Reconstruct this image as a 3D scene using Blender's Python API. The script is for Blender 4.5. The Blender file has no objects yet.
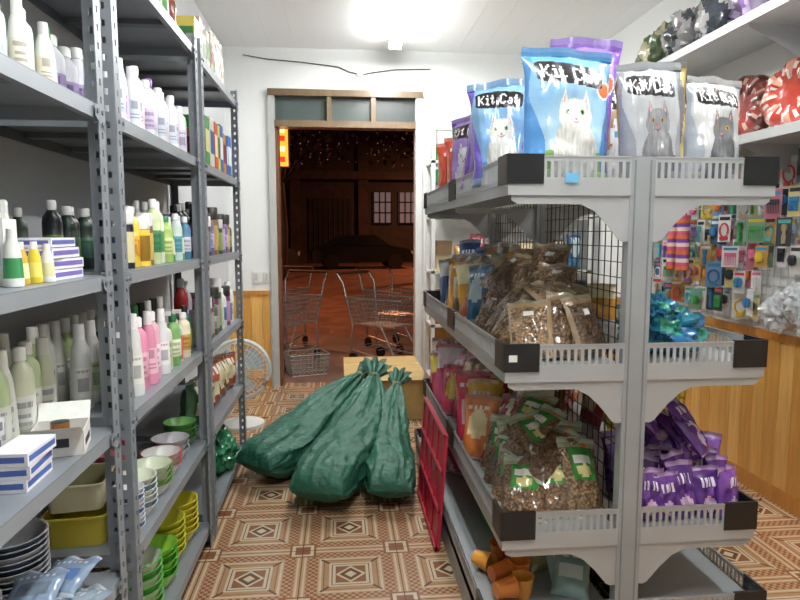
import bpy, math, random
from mathutils import Vector, Matrix, noise
random.seed(7)
R_=random.random
def U(a,b): return a+(b-a)*random.random()
def C(h):
    o=[]
    for i in (0,2,4):
        c=int(h[i:i+2],16)/255
        o.append(c/12.92 if c<=.04045 else ((c+.055)/1.055)**2.4)
    return (o[0],o[1],o[2])
def mixc(a,b,t): return tuple(a[i]*(1-t)+b[i]*t for i in range(3))
# ---------------- materials ----------------
def newmat(n):
    m=bpy.data.materials.new(n); m.use_nodes=True
    nt=m.node_tree; b=nt.nodes['Principled BSDF']; return m,nt,b
def attrmat(n,rough=.5,metal=0.,bump=0,bscale=30,coat=0,vor=False,stretch=None,var=0,alpha=None,weave=False,bdist=.01):
    m,nt,b=newmat(n); N=nt.nodes; L=nt.links
    a=N.new('ShaderNodeAttribute'); a.attribute_name='Col'
    col=a.outputs['Color']
    tc=N.new('ShaderNodeTexCoord'); src=tc.outputs['Object']
    if stretch:
        mp=N.new('ShaderNodeMapping'); mp.inputs['Scale'].default_value=stretch; L.new(src,mp.inputs[0]); src=mp.outputs[0]
    h=None
    if vor:
        t=N.new('ShaderNodeTexVoronoi'); t.inputs['Scale'].default_value=bscale; L.new(src,t.inputs['Vector'])
        h=t.outputs['Distance']
        mr=N.new('ShaderNodeMapRange'); mr.inputs[1].default_value=0; mr.inputs[2].default_value=.7; mr.inputs[3].default_value=1.4; mr.inputs[4].default_value=.3
        L.new(h,mr.inputs[0])
        mx=N.new('ShaderNodeMix'); mx.data_type='RGBA'; mx.blend_type='MULTIPLY'; mx.inputs[0].default_value=1
        L.new(col,mx.inputs[6]); L.new(mr.outputs[0],mx.inputs[7]); col=mx.outputs[2]
    elif bump or var:
        t=N.new('ShaderNodeTexNoise'); t.inputs['Scale'].default_value=bscale; t.inputs['Detail'].default_value=3; L.new(src,t.inputs['Vector'])
        h=t.outputs[0]
        if var:
            mr=N.new('ShaderNodeMapRange'); mr.inputs[1].default_value=.3; mr.inputs[2].default_value=.7; mr.inputs[3].default_value=1-var; mr.inputs[4].default_value=1+var
            L.new(h,mr.inputs[0])
            mx=N.new('ShaderNodeMix'); mx.data_type='RGBA'; mx.blend_type='MULTIPLY'; mx.inputs[0].default_value=1
            L.new(col,mx.inputs[6]); L.new(mr.outputs[0],mx.inputs[7]); col=mx.outputs[2]
    if weave:
        w=N.new('ShaderNodeTexWave'); w.inputs['Scale'].default_value=60; w.inputs['Distortion'].default_value=1.0; L.new(src,w.inputs['Vector'])
        w2=N.new('ShaderNodeTexWave'); w2.inputs['Scale'].default_value=60; w2.bands_direction='Z'; L.new(src,w2.inputs['Vector'])
        ad=N.new('ShaderNodeMath'); L.new(w.outputs['Fac'],ad.inputs[0]); L.new(w2.outputs['Fac'],ad.inputs[1])
        b2=N.new('ShaderNodeBump'); b2.inputs['Strength'].default_value=.25; b2.inputs['Distance'].default_value=.002; L.new(ad.outputs[0],b2.inputs['Height'])
    L.new(col,b.inputs['Base Color'])
    if h is not None and bump:
        bp=N.new('ShaderNodeBump'); bp.inputs['Strength'].default_value=bump; bp.inputs['Distance'].default_value=bdist
        L.new(h,bp.inputs['Height']); 
        if vor: bp.invert=True
        if weave: L.new(b2.outputs[0],bp.inputs['Normal'])
        L.new(bp.outputs[0],b.inputs['Normal'])
    b.inputs['Roughness'].default_value=rough; b.inputs['Metallic'].default_value=metal
    b.inputs['Coat Weight'].default_value=coat; b.inputs['Coat Roughness'].default_value=.12
    if alpha is not None: b.inputs['Alpha'].default_value=alpha
    return m
PL=attrmat('plastic_paint',.35)
ME=attrmat('painted_steel',.38,.2,var=.05,bscale=6)
MA=attrmat('matte_surface',.75,var=.08,bscale=20)
KI=attrmat('kibble_in_film',.4,bump=.7,bscale=95,coat=.9,vor=True)
FI=attrmat('glossy_film',.22,bump=.45,bscale=24,coat=.6)
FA=attrmat('woven_fabric',.5,bump=.9,bscale=15,weave=True,var=.15,bdist=.02)
WO=attrmat('varnished_wood',.35,bump=.05,bscale=5,stretch=(12,12,.7),var=.13,coat=.3)
CR=attrmat('chrome_wire',.35,.6)
PLA=attrmat('plaster',.8,bump=.05,bscale=60,var=.02)
BG=attrmat('dark_asphalt',.6,bump=.4,bscale=3,var=.35)
def emat(n,s):
    m,nt,b=newmat(n); a=nt.nodes.new('ShaderNodeAttribute'); a.attribute_name='Col'
    nt.links.new(a.outputs['Color'],b.inputs['Base Color']); nt.links.new(a.outputs['Color'],b.inputs['Emission Color'])
    b.inputs['Emission Strength'].default_value=s; return m
EM=emat('tube_glow',70); EW=emat('sign_glow',1.6); ED=emat('dim_glow',.2)
# ---------------- mesh builder ----------------
class MB:
    def __init__(s): s.v=[];s.f=[];s.c=[];s.m=[];s.s=[]
    def add(s,vs,fs,col,mat=None,smooth=False,M=None):
        o=len(s.v)
        for p in vs:
            p=Vector(p)
            if M is not None: p=M@p
            s.v.append(p)
        many=isinstance(col,list); mm=isinstance(mat,list)
        for i,f in enumerate(fs):
            s.f.append([a+o for a in f]); s.c.append(col[i] if many else col)
            s.m.append((mat[i] if mm else mat) or PL); s.s.append(smooth)
    def box(s,x0,x1,y0,y1,z0,z1,col,mat=None,M=None):
        vs=[(x,y,z) for z in (z0,z1) for y in (y0,y1) for x in (x0,x1)]
        s.add(vs,[(0,2,3,1),(4,5,7,6),(0,1,5,4),(2,6,7,3),(0,4,6,2),(1,3,7,5)],col,mat,False,M)
    def build(s,name,parent=None,bevel=0):
        me=bpy.data.meshes.new(name)
        mn=Vector((min(p.x for p in s.v),min(p.y for p in s.v),min(p.z for p in s.v)))
        mxx=Vector((max(p.x for p in s.v),max(p.y for p in s.v),max(p.z for p in s.v)))
        o=Vector(((mn.x+mxx.x)/2,(mn.y+mxx.y)/2,mn.z))
        me.from_pydata([tuple(p-o) for p in s.v],[],s.f)
        ms=[]
        for m in s.m:
            if m not in ms: ms.append(m)
        for m in ms: me.materials.append(m)
        idx={m:i for i,m in enumerate(ms)}
        me.polygons.foreach_set('material_index',[idx[m] for m in s.m])
        me.polygons.foreach_set('use_smooth',s.s)
        ca=me.color_attributes.new('Col','FLOAT_COLOR','CORNER')
        arr=[]
        for f,c in zip(s.f,s.c):
            arr.extend((c[0],c[1],c[2],1.)*len(f))
        ca.data.foreach_set('color',arr)
        me.update()
        try: me.set_sharp_from_angle(angle=math.radians(48))
        except Exception: pass
        ob=bpy.data.objects.new(name,me); ob.location=o
        bpy.context.collection.objects.link(ob)
        if bevel:
            b=ob.modifiers.new('bevel','BEVEL'); b.width=bevel; b.segments=2; b.limit_method='ANGLE'
        return ob
def T(x,y,z,rz=0,rx=0,ry=0):
    return Matrix.Translation((x,y,z))@Matrix.Rotation(rz,4,'Z')@Matrix.Rotation(rx,4,'X')@Matrix.Rotation(ry,4,'Y')
def lathe(mb,M,prof,seg=14,sx=1,sy=1,mat=None):
    vs=[];fs=[];cs=[]
    for (r,z,c) in prof:
        for k in range(seg):
            a=2*math.pi*k/seg; vs.append((r*math.cos(a)*sx,r*math.sin(a)*sy,z))
    for i in range(len(prof)-1):
        for k in range(seg):
            k2=(k+1)%seg
            fs.append((i*seg+k,i*seg+k2,(i+1)*seg+k2,(i+1)*seg+k)); cs.append(prof[i+1][2])
    mb.add(vs,fs,cs,mat,True,M)
def tube(mb,pts,r,col,mat=None,seg=6,closed=False):
    pts=[Vector(p) for p in pts]; n=len(pts); vs=[];fs=[]
    for i,p in enumerate(pts):
        if closed: d=pts[(i+1)%n]-pts[i-1]
        else: d=pts[min(i+1,n-1)]-pts[max(i-1,0)]
        d.normalize(); up=Vector((0,0,1)) if abs(d.z)<.9 else Vector((1,0,0))
        a=d.cross(up).normalized(); b=d.cross(a)
        for k in range(seg):
            t=2*math.pi*k/seg; vs.append(p+a*math.cos(t)*r+b*math.sin(t)*r)
    for i in range(n if closed else n-1):
        j=(i+1)%n
        for k in range(seg):
            k2=(k+1)%seg; fs.append((i*seg+k,i*seg+k2,j*seg+k2,j*seg+k))
    mb.add(vs,fs,col,mat,True)
def ringpts(c,r,n=20,ax='y'):
    o=[]
    for k in range(n):
        a=2*math.pi*k/n; x,y=r*math.cos(a),r*math.sin(a)
        o.append((c[0]+x,c[1],c[2]+y) if ax=='y' else ((c[0]+x,c[1]+y,c[2]) if ax=='z' else (c[0],c[1]+x,c[2]+y)))
    return o
def pillow(mb,M,w,h,t,nx,ny,paint,seed=0,wr=.1):
    """sealed pouch standing on z=0, front -y"""
    for side in (-1,1):
        vs=[];fs=[];cs=[];ms=[]
        for j in range(ny+1):
            v=j/ny
            e=max(0,min(1,(v-.0)/.22)); e2=max(0,min(1,(.93-v)/.3))
            pv=math.sin(e*math.pi/2)**.6*math.sin(e2*math.pi/2)**.8
            for i in range(nx+1):
                u=i/nx; pu=max(0,1-abs(2*u-1)**3.2)**.6
                q=pu*pv
                nz=noise.noise(Vector((u*4+seed*3.1,v*5+seed,side*2.)))*wr+noise.noise(Vector((u*11+seed,v*3-seed,side)))*wr*.5
                y=side*(t/2*q*(1.15-.3*v))*(1+nz*2.2)
                x=(u-.5)*w*(1-.09*pv)+ (noise.noise(Vector((v*6+seed,seed,0)))*.02*w)
                z=v*h*(1-.02*abs(2*u-1))
                if v>.93: y+= .006*math.sin(u*12+seed)
                vs.append((x,y,z))
        for j in range(ny):
            for i in range(nx):
                a=j*(nx+1)+i; q=(a,a+1,a+nx+2,a+nx+1)
                fs.append(q if side==-1 else q[::-1])
                c=paint((i+.5)/nx,(j+.5)/ny,side)
                if len(c)==2: cs.append(c[0]);ms.append(c[1])
                else: cs.append(c);ms.append(FI)
        mb.add(vs,fs,cs,ms,True,M)
def bottle(mb,x,y,z,h,r,body,label,cap,kind=0,flat=1,rz=0):
    M=T(x,y,z,rz)
    b,l,c=body,label,cap
    if kind==0:
        p=[(0,0,b),(.92,0,b),(1,.03,b),(1,.18,b),(1.005,.181,l),(1.005,.52,l),(1,.521,b),(1,.68,b),(.9,.77,b),(.5,.84,b),(.38,.86,b),(.5,.865,c),(.5,.98,c),(.4,1,c),(0,1,c)]
    elif kind==1:
        p=[(0,0,b),(.95,0,b),(1,.05,b),(.98,.15,b),(.97,.16,l),(.88,.5,l),(.87,.51,b),(.72,.72,b),(.5,.82,b),(.5,.825,c),(.46,1,c),(0,1,c)]
    elif kind==2:
        p=[(0,0,b),(1,0,b),(1,.1,b),(1.01,.11,l),(1.01,.62,l),(1,.63,b),(1,.7,b),(.94,.74,b),(1.04,.75,c),(1.04,.98,c),(.97,1,c),(0,1,c)]
    elif kind==3:
        p=[(0,0,b),(.95,0,b),(1,.03,b),(1,.2,l),(1,.5,l),(1,.6,b),(.85,.68,b),(.4,.72,b),(.42,.725,c),(.42,.8,c),(.15,.81,c),(.15,.95,c),(0,.96,c)]
    lathe(mb,M,[(a*r,q*h,cc) for a,q,cc in p],16,1,flat)
    if h>.14 and kind!=2:
        d=mixc(l,(.05,.05,.12),.5)
        for (z0,z1,hw) in random.choice((((.40,.46,.5),(.30,.34,.35),(.22,.26,.42)),((.36,.48,.3),(.27,.29,.4),(.22,.24,.4)),((.44,.47,.5),(.22,.38,.35)))):
            rr=r*(1.008 if kind!=1 else (.99-.14*(z0-.15)/.35)*1.02); n=5; vs=[]
            for i in range(n+1):
                a=-1.0+(i/n*2-1)*hw*1.4
                for zz in (z0,z1): vs.append((rr*math.cos(a),rr*math.sin(a)*flat,zz*h))
            mb.add(vs,[(2*i,2*i+2,2*i+3,2*i+1) for i in range(n)],d,PL,True,M)
    if kind==3:
        mb.box(-r*.25,r*.9,-r*.2,r*.2,h*.93,h,c,None,M)
# ---------------- room ----------------
XL,XR,YN,YF,HC=-.97,2.2,-1.6,5.55,2.93
def floor_mat():
    m,nt,b=newmat('patterned_ceramic_tile'); N=nt.nodes;L=nt.links
    tc=N.new('ShaderNodeTexCoord'); sp=N.new('ShaderNodeSeparateXYZ'); L.new(tc.outputs['Object'],sp.inputs[0])
    def Mt(op,a,bb=0,c=None):
        n=N.new('ShaderNodeMath'); n.operation=op
        for i,q in enumerate((a,bb,c)):
            if q is None: continue
            if isinstance(q,(int,float)): n.inputs[i].default_value=q
            else: L.new(q,n.inputs[i])
        return n.outputs[0]
    def ab(o,off):
        f=Mt('FRACT',Mt('ADD',Mt('DIVIDE',Mt('SUBTRACT',o,off),.4),100.0)); f=Mt('SUBTRACT',f,.5); return Mt('ABSOLUTE',f),f
    ax,fx=ab(sp.outputs[0],-.37+.2); ay,fy=ab(sp.outputs[1],.37+.2)
    m_=Mt('MAXIMUM',ax,ay); mn=Mt('MINIMUM',ax,ay); s_=Mt('ADD',ax,ay)
    def band(v,lo,hi): return Mt('MULTIPLY',Mt('GREATER_THAN',v,lo),Mt('LESS_THAN',v,hi))
    def layer(cur,mask,col):
        mx=N.new('ShaderNodeMix'); mx.data_type='RGBA'; L.new(mask,mx.inputs[0])
        if isinstance(cur,tuple): mx.inputs[6].default_value=(*cur,1)
        else: L.new(cur,mx.inputs[6])
        mx.inputs[7].default_value=(*col,1); return mx.outputs[2]
    tan=C('ac8866'); brown=C('86593c'); cream=C('cdbb9f'); dk=C('60432f'); rose=C('b89270')
    cur=layer(rose,band(m_,.0,.27),tan)
    ck=Mt('GREATER_THAN',Mt('MULTIPLY',Mt('SINE',Mt('MULTIPLY',fx,88)),Mt('SINE',Mt('MULTIPLY',fy,88))),0)
    cur=layer(cur,Mt('MULTIPLY',ck,band(m_,.33,.44)),brown)
    cur=layer(cur,band(m_,.29,.315),cream)
    cur=layer(cur,band(m_,.262,.272),brown)
    cur=layer(cur,band(m_,.0,.215),cream)
    cur=layer(cur,band(m_,.180,.190),dk)
    cur=layer(cur,band(m_,.0,.15),brown)
    cur=layer(cur,band(s_,.0,.15),cream)
    cur=layer(cur,band(s_,.0,.115),dk)
    cur=layer(cur,band(s_,.0,.06),cream)
    cur=layer(cur,Mt('MULTIPLY',Mt('LESS_THAN',Mt('ABSOLUTE',Mt('SUBTRACT',ax,ay)),.018),band(m_,.215,.30)),dk)
    cur=layer(cur,band(m_,.455,.475),cream)
    cur=layer(cur,Mt('GREATER_THAN',mn,.36),brown)
    cur=layer(cur,band(mn,.385,.42),cream)
    cur=layer(cur,Mt('GREATER_THAN',m_,.495),dk)
    nz=N.new('ShaderNodeTexNoise'); nz.inputs['Scale'].default_value=30; L.new(tc.outputs['Object'],nz.inputs['Vector'])
    mx=N.new('ShaderNodeMix'); mx.data_type='RGBA'; mx.blend_type='MULTIPLY'; mx.inputs[0].default_value=.2
    L.new(cur,mx.inputs[6]); L.new(nz.outputs[0],mx.inputs[7])
    L.new(mx.outputs[2],b.inputs['Base Color'])
    b.inputs['Roughness'].default_value=.24
    bp=N.new('ShaderNodeBump'); bp.inputs['Strength'].default_value=.3; bp.inputs['Distance'].default_value=.002; bp.invert=True
    L.new(Mt('GREATER_THAN',m_,.495),bp.inputs['Height']); L.new(bp.outputs[0],b.inputs['Normal'])
    return m
def plane_obj(name,boxv,mat):
    me=bpy.data.meshes.new(name); x0,x1,y0,y1,z0,z1=boxv
    vs=[(x,y,z) for z in (z0,z1) for y in (y0,y1) for x in (x0,x1)]
    me.from_pydata(vs,[],[(0,2,3,1),(4,5,7,6),(0,1,5,4),(2,6,7,3),(0,4,6,2),(1,3,7,5)])
    me.materials.append(mat); ob=bpy.data.objects.new(name,me); bpy.context.collection.objects.link(ob); return ob
plane_obj('floor',(XL-.1,XR+.1,YN-.1,YF+.1,-.1,0),floor_mat())
white=C('e8ebea')
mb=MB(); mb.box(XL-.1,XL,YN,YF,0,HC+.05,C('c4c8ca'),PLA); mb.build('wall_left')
mb=MB(); mb.box(XR,XR+.1,YN,YF,0,HC+.05,white,PLA); mb.build('wall_right')
mb=MB(); mb.box(XL-.1,XR+.1,YN-.1,YN,0,HC+.05,white,PLA); mb.build('wall_near')
mb=MB(); mb.box(XL-.1,-.60,YF,YF+.1,0,HC+.05,white,PLA); mb.box(.73,XR+.1,YF,YF+.1,0,HC+.05,white,PLA); mb.box(-.60,.73,YF,YF+.1,2.585,HC+.05,white,PLA); mb.build('wall_far')
mb=MB(); cw=C('f4f6f6'); mb.box(XL-.1,XR+.1,YN-.1,YF+.1,HC+.002,HC+.1,cw,PL)
x=XL
while x<XR-.01:
    mb.box(x+.0016,min(x+.1984,XR),YN,YF,HC,HC+.003,cw,PL); x+=.2
mb.build('ceiling')
woods=[C('dcaa58'),C('d49e4c'),C('e2b264'),C('cf9848')]
def wains(name,axis,fixed,a0,a1,th):
    mb=MB(); a=a0; i=0
    while a<a1-.01:
        e=min(a+.095,a1); c=woods[(i*7)%4]
        if axis=='y': mb.box(min(fixed,fixed+th),max(fixed,fixed+th),a+.0015,e-.0015,.08,.82,c,WO)
        else: mb.box(a+.0015,e-.0015,min(fixed,fixed+th),max(fixed,fixed+th),.08,.82,c,WO)
        a=e; i+=1
    t2=th*1.6
    for z0,z1 in ((0,.08),(.82,.86)):
        if axis=='y': mb.box(min(fixed,fixed+t2),max(fixed,fixed+t2),a0,a1,z0,z1,C('bf8238'),WO)
        else: mb.box(a0,a1,min(fixed,fixed+t2),max(fixed,fixed+t2),z0,z1,C('bf8238'),WO)
    mb.build(name)
wains('trim_1','y',XR,YN,YF-.03,-.015)
wains('trim_2','x',YF,XL,-.62,-.015)
wains('trim_3','x',YF,.76,XR-.03,-.015)
# door frame + transom
mb=MB(); g=C('6a583f'); w=C('dcdedb')
mb.box(-.60,-.545,YF-.03,YF+.11,0,2.53,C('b4b6b2'),PL); mb.box(.67,.73,YF-.03,YF+.11,0,2.53,w,PL)
mb.box(-.545,-.515,YF,YF+.1,0,2.27,C('6e4632'),PL)
mb.box(-.60,.73,YF-.04,YF+.11,2.53,2.585,g,WO); mb.box(-.545,.67,YF-.035,YF+.11,2.27,2.325,C('705c44'),WO)
mb.box(-.1,-.06,YF-.03,YF+.1,2.325,2.53,g,WO); mb.box(.28,.32,YF-.03,YF+.1,2.325,2.53,g,WO)
mb.build('door_1')
mb=MB(); 
for a,b_,c in ((-.545,-.1,'44504f'),(-.06,.28,'4a5350'),(.32,.67,'38403f')): mb.box(a,b_,YF+.03,YF+.04,2.325,2.53,C(c),PL)
mb.build('window_1')
# ceiling lights: one real far fixture plus two added out of view
def tubelight(x,y,p):
    mb=MB(); mb.box(x-.035,x+.035,y-.62,y+.62,HC-.03,HC,white,PL)
    for yy in (y-.605,y+.605): mb.box(x-.05,x+.05,yy-.015,yy+.015,HC-.09,HC-.03,white,PL)
    for dx in (-.032,.032):
        M=Matrix.Translation((x+dx,y-.59,HC-.07))@Matrix.Rotation(-math.pi/2,4,'X')
        lathe(mb,M,[(.0,0,(1,1,1)),(.014,0,(1,1,1)),(.014,1.18,(1,1,1)),(0,1.18,(1,1,1))],12,mat=EM)
    mb.build('real_and_added_ceiling_light')
    l=bpy.data.lights.new('real_and_added_tube_lamp','AREA'); l.shape='RECTANGLE'; l.size=.10; l.size_y=1.18; l.energy=p; l.color=(1,.985,.96)
    o=bpy.data.objects.new('real_and_added_lamp_emitter',l); o.location=(x,y,HC-.094); bpy.context.collection.objects.link(o)
tubelight(.46,4.60,27); tubelight(.25,.9,24); tubelight(1.65,1.9,17)  # first is real; other two are unseen, added to light the foreground
# ---------------- left shelf units ----------------
steel=C('8a9198'); steeld=C('666d73')
SX0,SX1=-.95,-.57
LV=[.10,.47,.86,1.25,1.66,2.10]
def post(mb,x,y,dx,dy,h,front):
    sp=.042
    def face(a0,a1,isx):
        lo,hi=min(a0,a1),max(a0,a1); wdt=hi-lo; rail=wdt*.38
        def bx(p,q,z0,z1):
            if isx: mb.box(p,q,y-.0012,y+.0012,z0,z1,steel,ME)
            else: mb.box(x-.0012,x+.0012,p,q,z0,z1,steel,ME)
        bx(lo,lo+rail,0,h); bx(hi-rail,hi,0,h)
        z=0
        while z<h: bx(lo+rail,hi-rail,z,min(h,z+.026)); z+=sp
    if front:
        face(y,y+dy*.04,False); face(x,x+dx*.04,True)
    else:
        mb.box(min(x,x+dx*.035),max(x,x+dx*.035),y-.0015,y+.0015,0,h,steeld,ME)
        mb.box(x-.0015,x+.0015,min(y,y+dy*.035),max(y,y+dy*.035),0,h,steeld,ME)
    mb.box(min(x,x+dx*.04),max(x,x+dx*.04),min(y,y+dy*.04),max(y,y+dy*.04),0,.006,C('222222'),PL)
def shelfunit(y0,y1):
    mb=MB()
    for (x,dx,fr) in ((SX1,-1,True),(SX0,1,False)):
        post(mb,x,y0,dx,1,2.16,fr); post(mb,x,y1,dx,-1,2.16,fr)
    for z in LV:
        a,b_,c,d=SX0+.004,SX1-.004,y0+.004,y1-.004
        mb.box(a,b_,c,d,z-.003,z,steel,ME)
        mb.box(b_-.003,b_,c,d,z-.035,z-.003,C('9aa2a8'),ME); mb.box(a,a+.003,c,d,z-.035,z-.003,steeld,ME)
        mb.box(a,b_,c,c+.003,z-.035,z-.003,steel,ME); mb.box(a,b_,d-.003,d,z-.035,z-.003,steel,ME)
        mb.box(b_-.018,b_-.003,c,d,z-.035,z-.032,steel,ME)
        for k in (1,2):
            yy=c+(d-c)*k/3; mb.box(a+.01,b_-.02,yy-.02,yy+.02,z-.02,z-.003,steeld,ME)
        for yy,s in ((y0+.0,1),(y1,-1)):
            zz=z-.018
            x=SX1+.0022
            tri=[(x,yy,zz-.045),(x,yy,zz+.015),(x,yy+s*.062,zz+.015),(x,yy+s*.062,zz-.012)]
            mb.add(tri,[(0,1,2,3)],steel,ME)
            for bz,by in ((-.028,.018),(.0,.018),(.0,.048)):
                M=Matrix.Translation((x,yy+s*by,zz+bz))@Matrix.Rotation(math.pi/2,4,'Y')
                lathe(mb,M,[(.006,0,steeld),(.006,.003,steeld),(0,.003,steeld)],8,mat=ME)
    mb.build('steel_shelving_unit')
YU=[(.62,1.62),(1.70,2.68),(2.745,3.70)]
for a,b_ in YU: shelfunit(a,b_)
W=C('e4e8e2'); 
def G(n,fn):
    mb=MB(); fn(mb); return mb.build(n)
e=.001
def f(mb):
    for i in range(12):
        y=.93+i*.056
        bottle(mb,-.645-.02*(i%2),y,1.66+e,U(.145,.175),.022,W,C(random.choice(['d8e0d0','c8d8e8','e8e0c8'])),C(random.choice(['ffffff','3a8a4a','d0d0d0'])),random.choice([0,1]))
    for i in range(8):
        bottle(mb,-.78,1.0+i*.08,1.66+e,U(.17,.21),.03,C('dfe6dc'),C('5c9a60'),C('3d8a4d'),0)
G('shampoo_bottles',f)
def f(mb):
    for i in range(13):
        y=1.755+i*.072
        bottle(mb,-.635-.012*(i%2),y,1.66+e,U(.19,.225),.028,C('e6e8ea'),C(random.choice(['c9b8d8','d8d0e4','e4d8dc','cfd8e4'])),C(random.choice(['ffffff','e8e8f0','8858a0'])),random.choice([0,0,1]),.8)
    for i in range(11):
        bottle(mb,-.75,1.77+i*.082,1.66+e,U(.2,.24),.033,C('dcdfe6'),C('a994c4'),W,0)
G('shampoo_bottles',f)
def cbox(mb,x,y,z,a,b_,h,rz,c,c2,mat=None):
    M=T(x,y,z,rz); mb.box(-a/2,a/2,-b_/2,b_/2,0,h,c,mat or MA,M)
    mb.box(a/2,a/2+.0006,-b_/2+.006,b_/2-.006,h*.3,h*.75,c2,mat or MA,M)
    mb.box(-a/2+.006,a/2-.006,-b_/2-.0006,-b_/2,h*.3,h*.75,c2,mat or MA,M)
def f(mb):
    z=1.25+e
    for k in range(3): cbox(mb,-.655,1.46,z+k*.024,.09,.17,.022,U(-.08,.08),C('e6e6ee'),C('7466b0'))
    cbox(mb,-.655,1.46,z+.072,.08,.16,.02,.1,C('dfe0ea'),C('5a60a0'))
G('medicine_cartons',f)
def f(mb):
    z=1.25+e
    cbox(mb,-.70,1.30,z,.1,.09,.13,.2,C('e8e8e6'),C('c8ccd0')); cbox(mb,-.70,1.30,z+.131,.09,.075,.035,.4,W,C('d0d4d8'))
G('white_product_cartons',f)
def f(mb):
    bottle(mb,-.625,1.345,1.25+e,.085,.014,C('d9c53a'),C('e8dc70'),C('f2f2ea'),1)
    bottle(mb,-.615,1.38,1.25+e,.08,.014,W,C('d8d8b0'),C('f2f2ea'),1)
    bottle(mb,-.63,1.30,1.25+e,.085,.015,C('caa83a'),C('f0e6b0'),W,1)
    bottle(mb,-.62,1.25,1.25+e,.11,.018,W,C('3b8d55'),W,1)
G('drop_bottles',f)
def f(mb):
    for i in range(6):
        bottle(mb,-.80+.012*(i%3),1.37+i*.046,1.25+e,U(.155,.18),.021,C(random.choice(['2c3b30','25302c','394438'])),C(random.choice(['4f6a50','8a9a60','39503f'])),C('e8ebe8'),0)
    for i in range(7):
        bottle(mb,-.76+.015*(i%2),1.745+i*.055,1.25+e,U(.17,.19),.025,C(random.choice(['23352c','1e2428','2f4f3c'])),C(random.choice(['3d6e52','597a40','2a3850'])),C('e8ebe8'),0)
G('dark_tonic_bottles',f)
mb=MB(); c=(-.86,1.40,1.25+.13)
M=Matrix.Translation(c)@Matrix.Rotation(math.radians(80),4,'Y')
lathe(mb,M,[(0,.0,C('b5c0b4')),(.105,0,C('b5c0b4')),(.12,.012,C('8b948c')),(.122,.0,C('8b948c')),(.12,-.008,C('8b948c')),(0,-.006,C('9aa29a'))],28)
mb.build('round_feeding_tray')
def f(mb):
    z=1.25+e
    specs=[('1c1f26','2a3550','1c1f26',.21,.03,0),('f0f0ec','1c60a0','e8e8e8',.17,.026,3),('1e2430','d8d0a0','d8d8d8',.16,.024,2),('e6c84a','e0a020','f2f2f2',.17,.028,0),
     ('e6c84a','8a6a20','e8e8e8',.15,.028,2),('7a6a3a','c8b060','dddddd',.15,.028,2),('c8d8a8','3f8a50','f5f5f5',.19,.025,0),('dfe8d8','60a060','f5f5f5',.19,.025,0),('a8c86a','d0e090','2f7a4a',.15,.026,0),
     ('3c9048','e0e0c8','f0f0f0',.16,.025,1),('cfe0d8','5aa0b0','f5f5f5',.17,.024,0),('5c9a6a','e0e8c8','f0f0f0',.15,.025,1),('4c7a9a','d0d8e0','f0f0f0',.16,.024,0)]
    for i,s in enumerate(specs):
        bottle(mb,-.628-.01*(i%2),1.765+i*.071,z,s[3]*U(1.0,1.15),s[4],C(s[0]),C(s[1]),C(s[2]),s[5])
    for i in range(10): 
        s=random.choice(specs); bottle(mb,-.77,2.16+i*.052,z,s[3]*1.2,.024,C(s[0]),C(s[1]),C(s[2]),0)
G('pet_care_bottles',f)
def f(mb):
    z=.86+e
    for i in range(7):
        y=1.22+i*.06; bottle(mb,-.82-.02*(i%2),y,z,U(.22,.25),.031,C(random.choice(['d9dccb','cfd4b4','e4e4da'])),C(random.choice(['e9eadf','c0c8a0'])),C('dfe0d2'),1)
    for i in range(5):
        y=1.38+i*.056; bottle(mb,-.74-.012*(i%2),y,z,U(.22,.24),.029,C(random.choice(['d6dcc0','dfe0d8','bcd0a0'])),C('e6e8e0'),C('e4e6de'),random.choice([0,1]))
    for i in range(8):
        y=1.75+i*.066; bottle(mb,-.83,y,z,.24,.031,C(random.choice(['b4c890','dfe0d8'])),C('e6e8e0'),C('e8e8e0'),1)
G('lotion_bottles',f)
def f(mb):
    z=.86+e
    M=T(-.64,1.45,z,.25); c=C('dcdcd8')
    a,b_,h=.11,.11,.055
    mb.box(-a/2,a/2,-b_/2,b_/2,0,.002,c,MA,M)
    for q in ((-a/2,-a/2+.002,-b_/2,b_/2),(a/2-.002,a/2,-b_/2,b_/2),(-a/2,a/2,-b_/2,-b_/2+.002),(-a/2,a/2,b_/2-.002,b_/2)): mb.box(*q,0.002,h,c,MA,M)
    mb.add([(-a/2,-b_/2,h),(a/2,-b_/2,h),(a/2,-b_/2-.04,h+.02),(-a/2,-b_/2-.04,h+.02)],[(0,1,2,3)],W,MA,False,M)
    mb.add([(-a/2,b_/2,h),(a/2,b_/2,h),(a/2,b_/2+.03,h+.035),(-a/2,b_/2+.03,h+.035)],[(0,1,2,3)],W,MA,False,M)
    mb.box(-a/2+.02,a/2-.03,-b_/2-.0008,-b_/2,.02,.04,C('3a3a48'),MA,M)
    mb.box(a/2,a/2+.0008,-b_/2+.02,b_/2-.02,.015,.03,C('3a3a48'),MA,M)
    lathe(mb,M,[(.02,.003,C('8a5a30')),(.02,.065,C('8a5a30')),(0,.066,C('202020'))],12)
G('open_cardboard_display_box',f)
def f(mb):
    z=.86+e
    for k in range(3): cbox(mb,-.635+.004*k,1.26,z+k*.026,.07,.12,.025,U(-.15,.15),C('e4e6ec'),C('4a64a8'))
    for k in range(3): cbox(mb,-.735,1.26,z+k*.04,.08,.12,.038,U(-.1,.1),C('dde0e4'),C('7a7a84'))
G('small_medicine_boxes',f)
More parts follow.
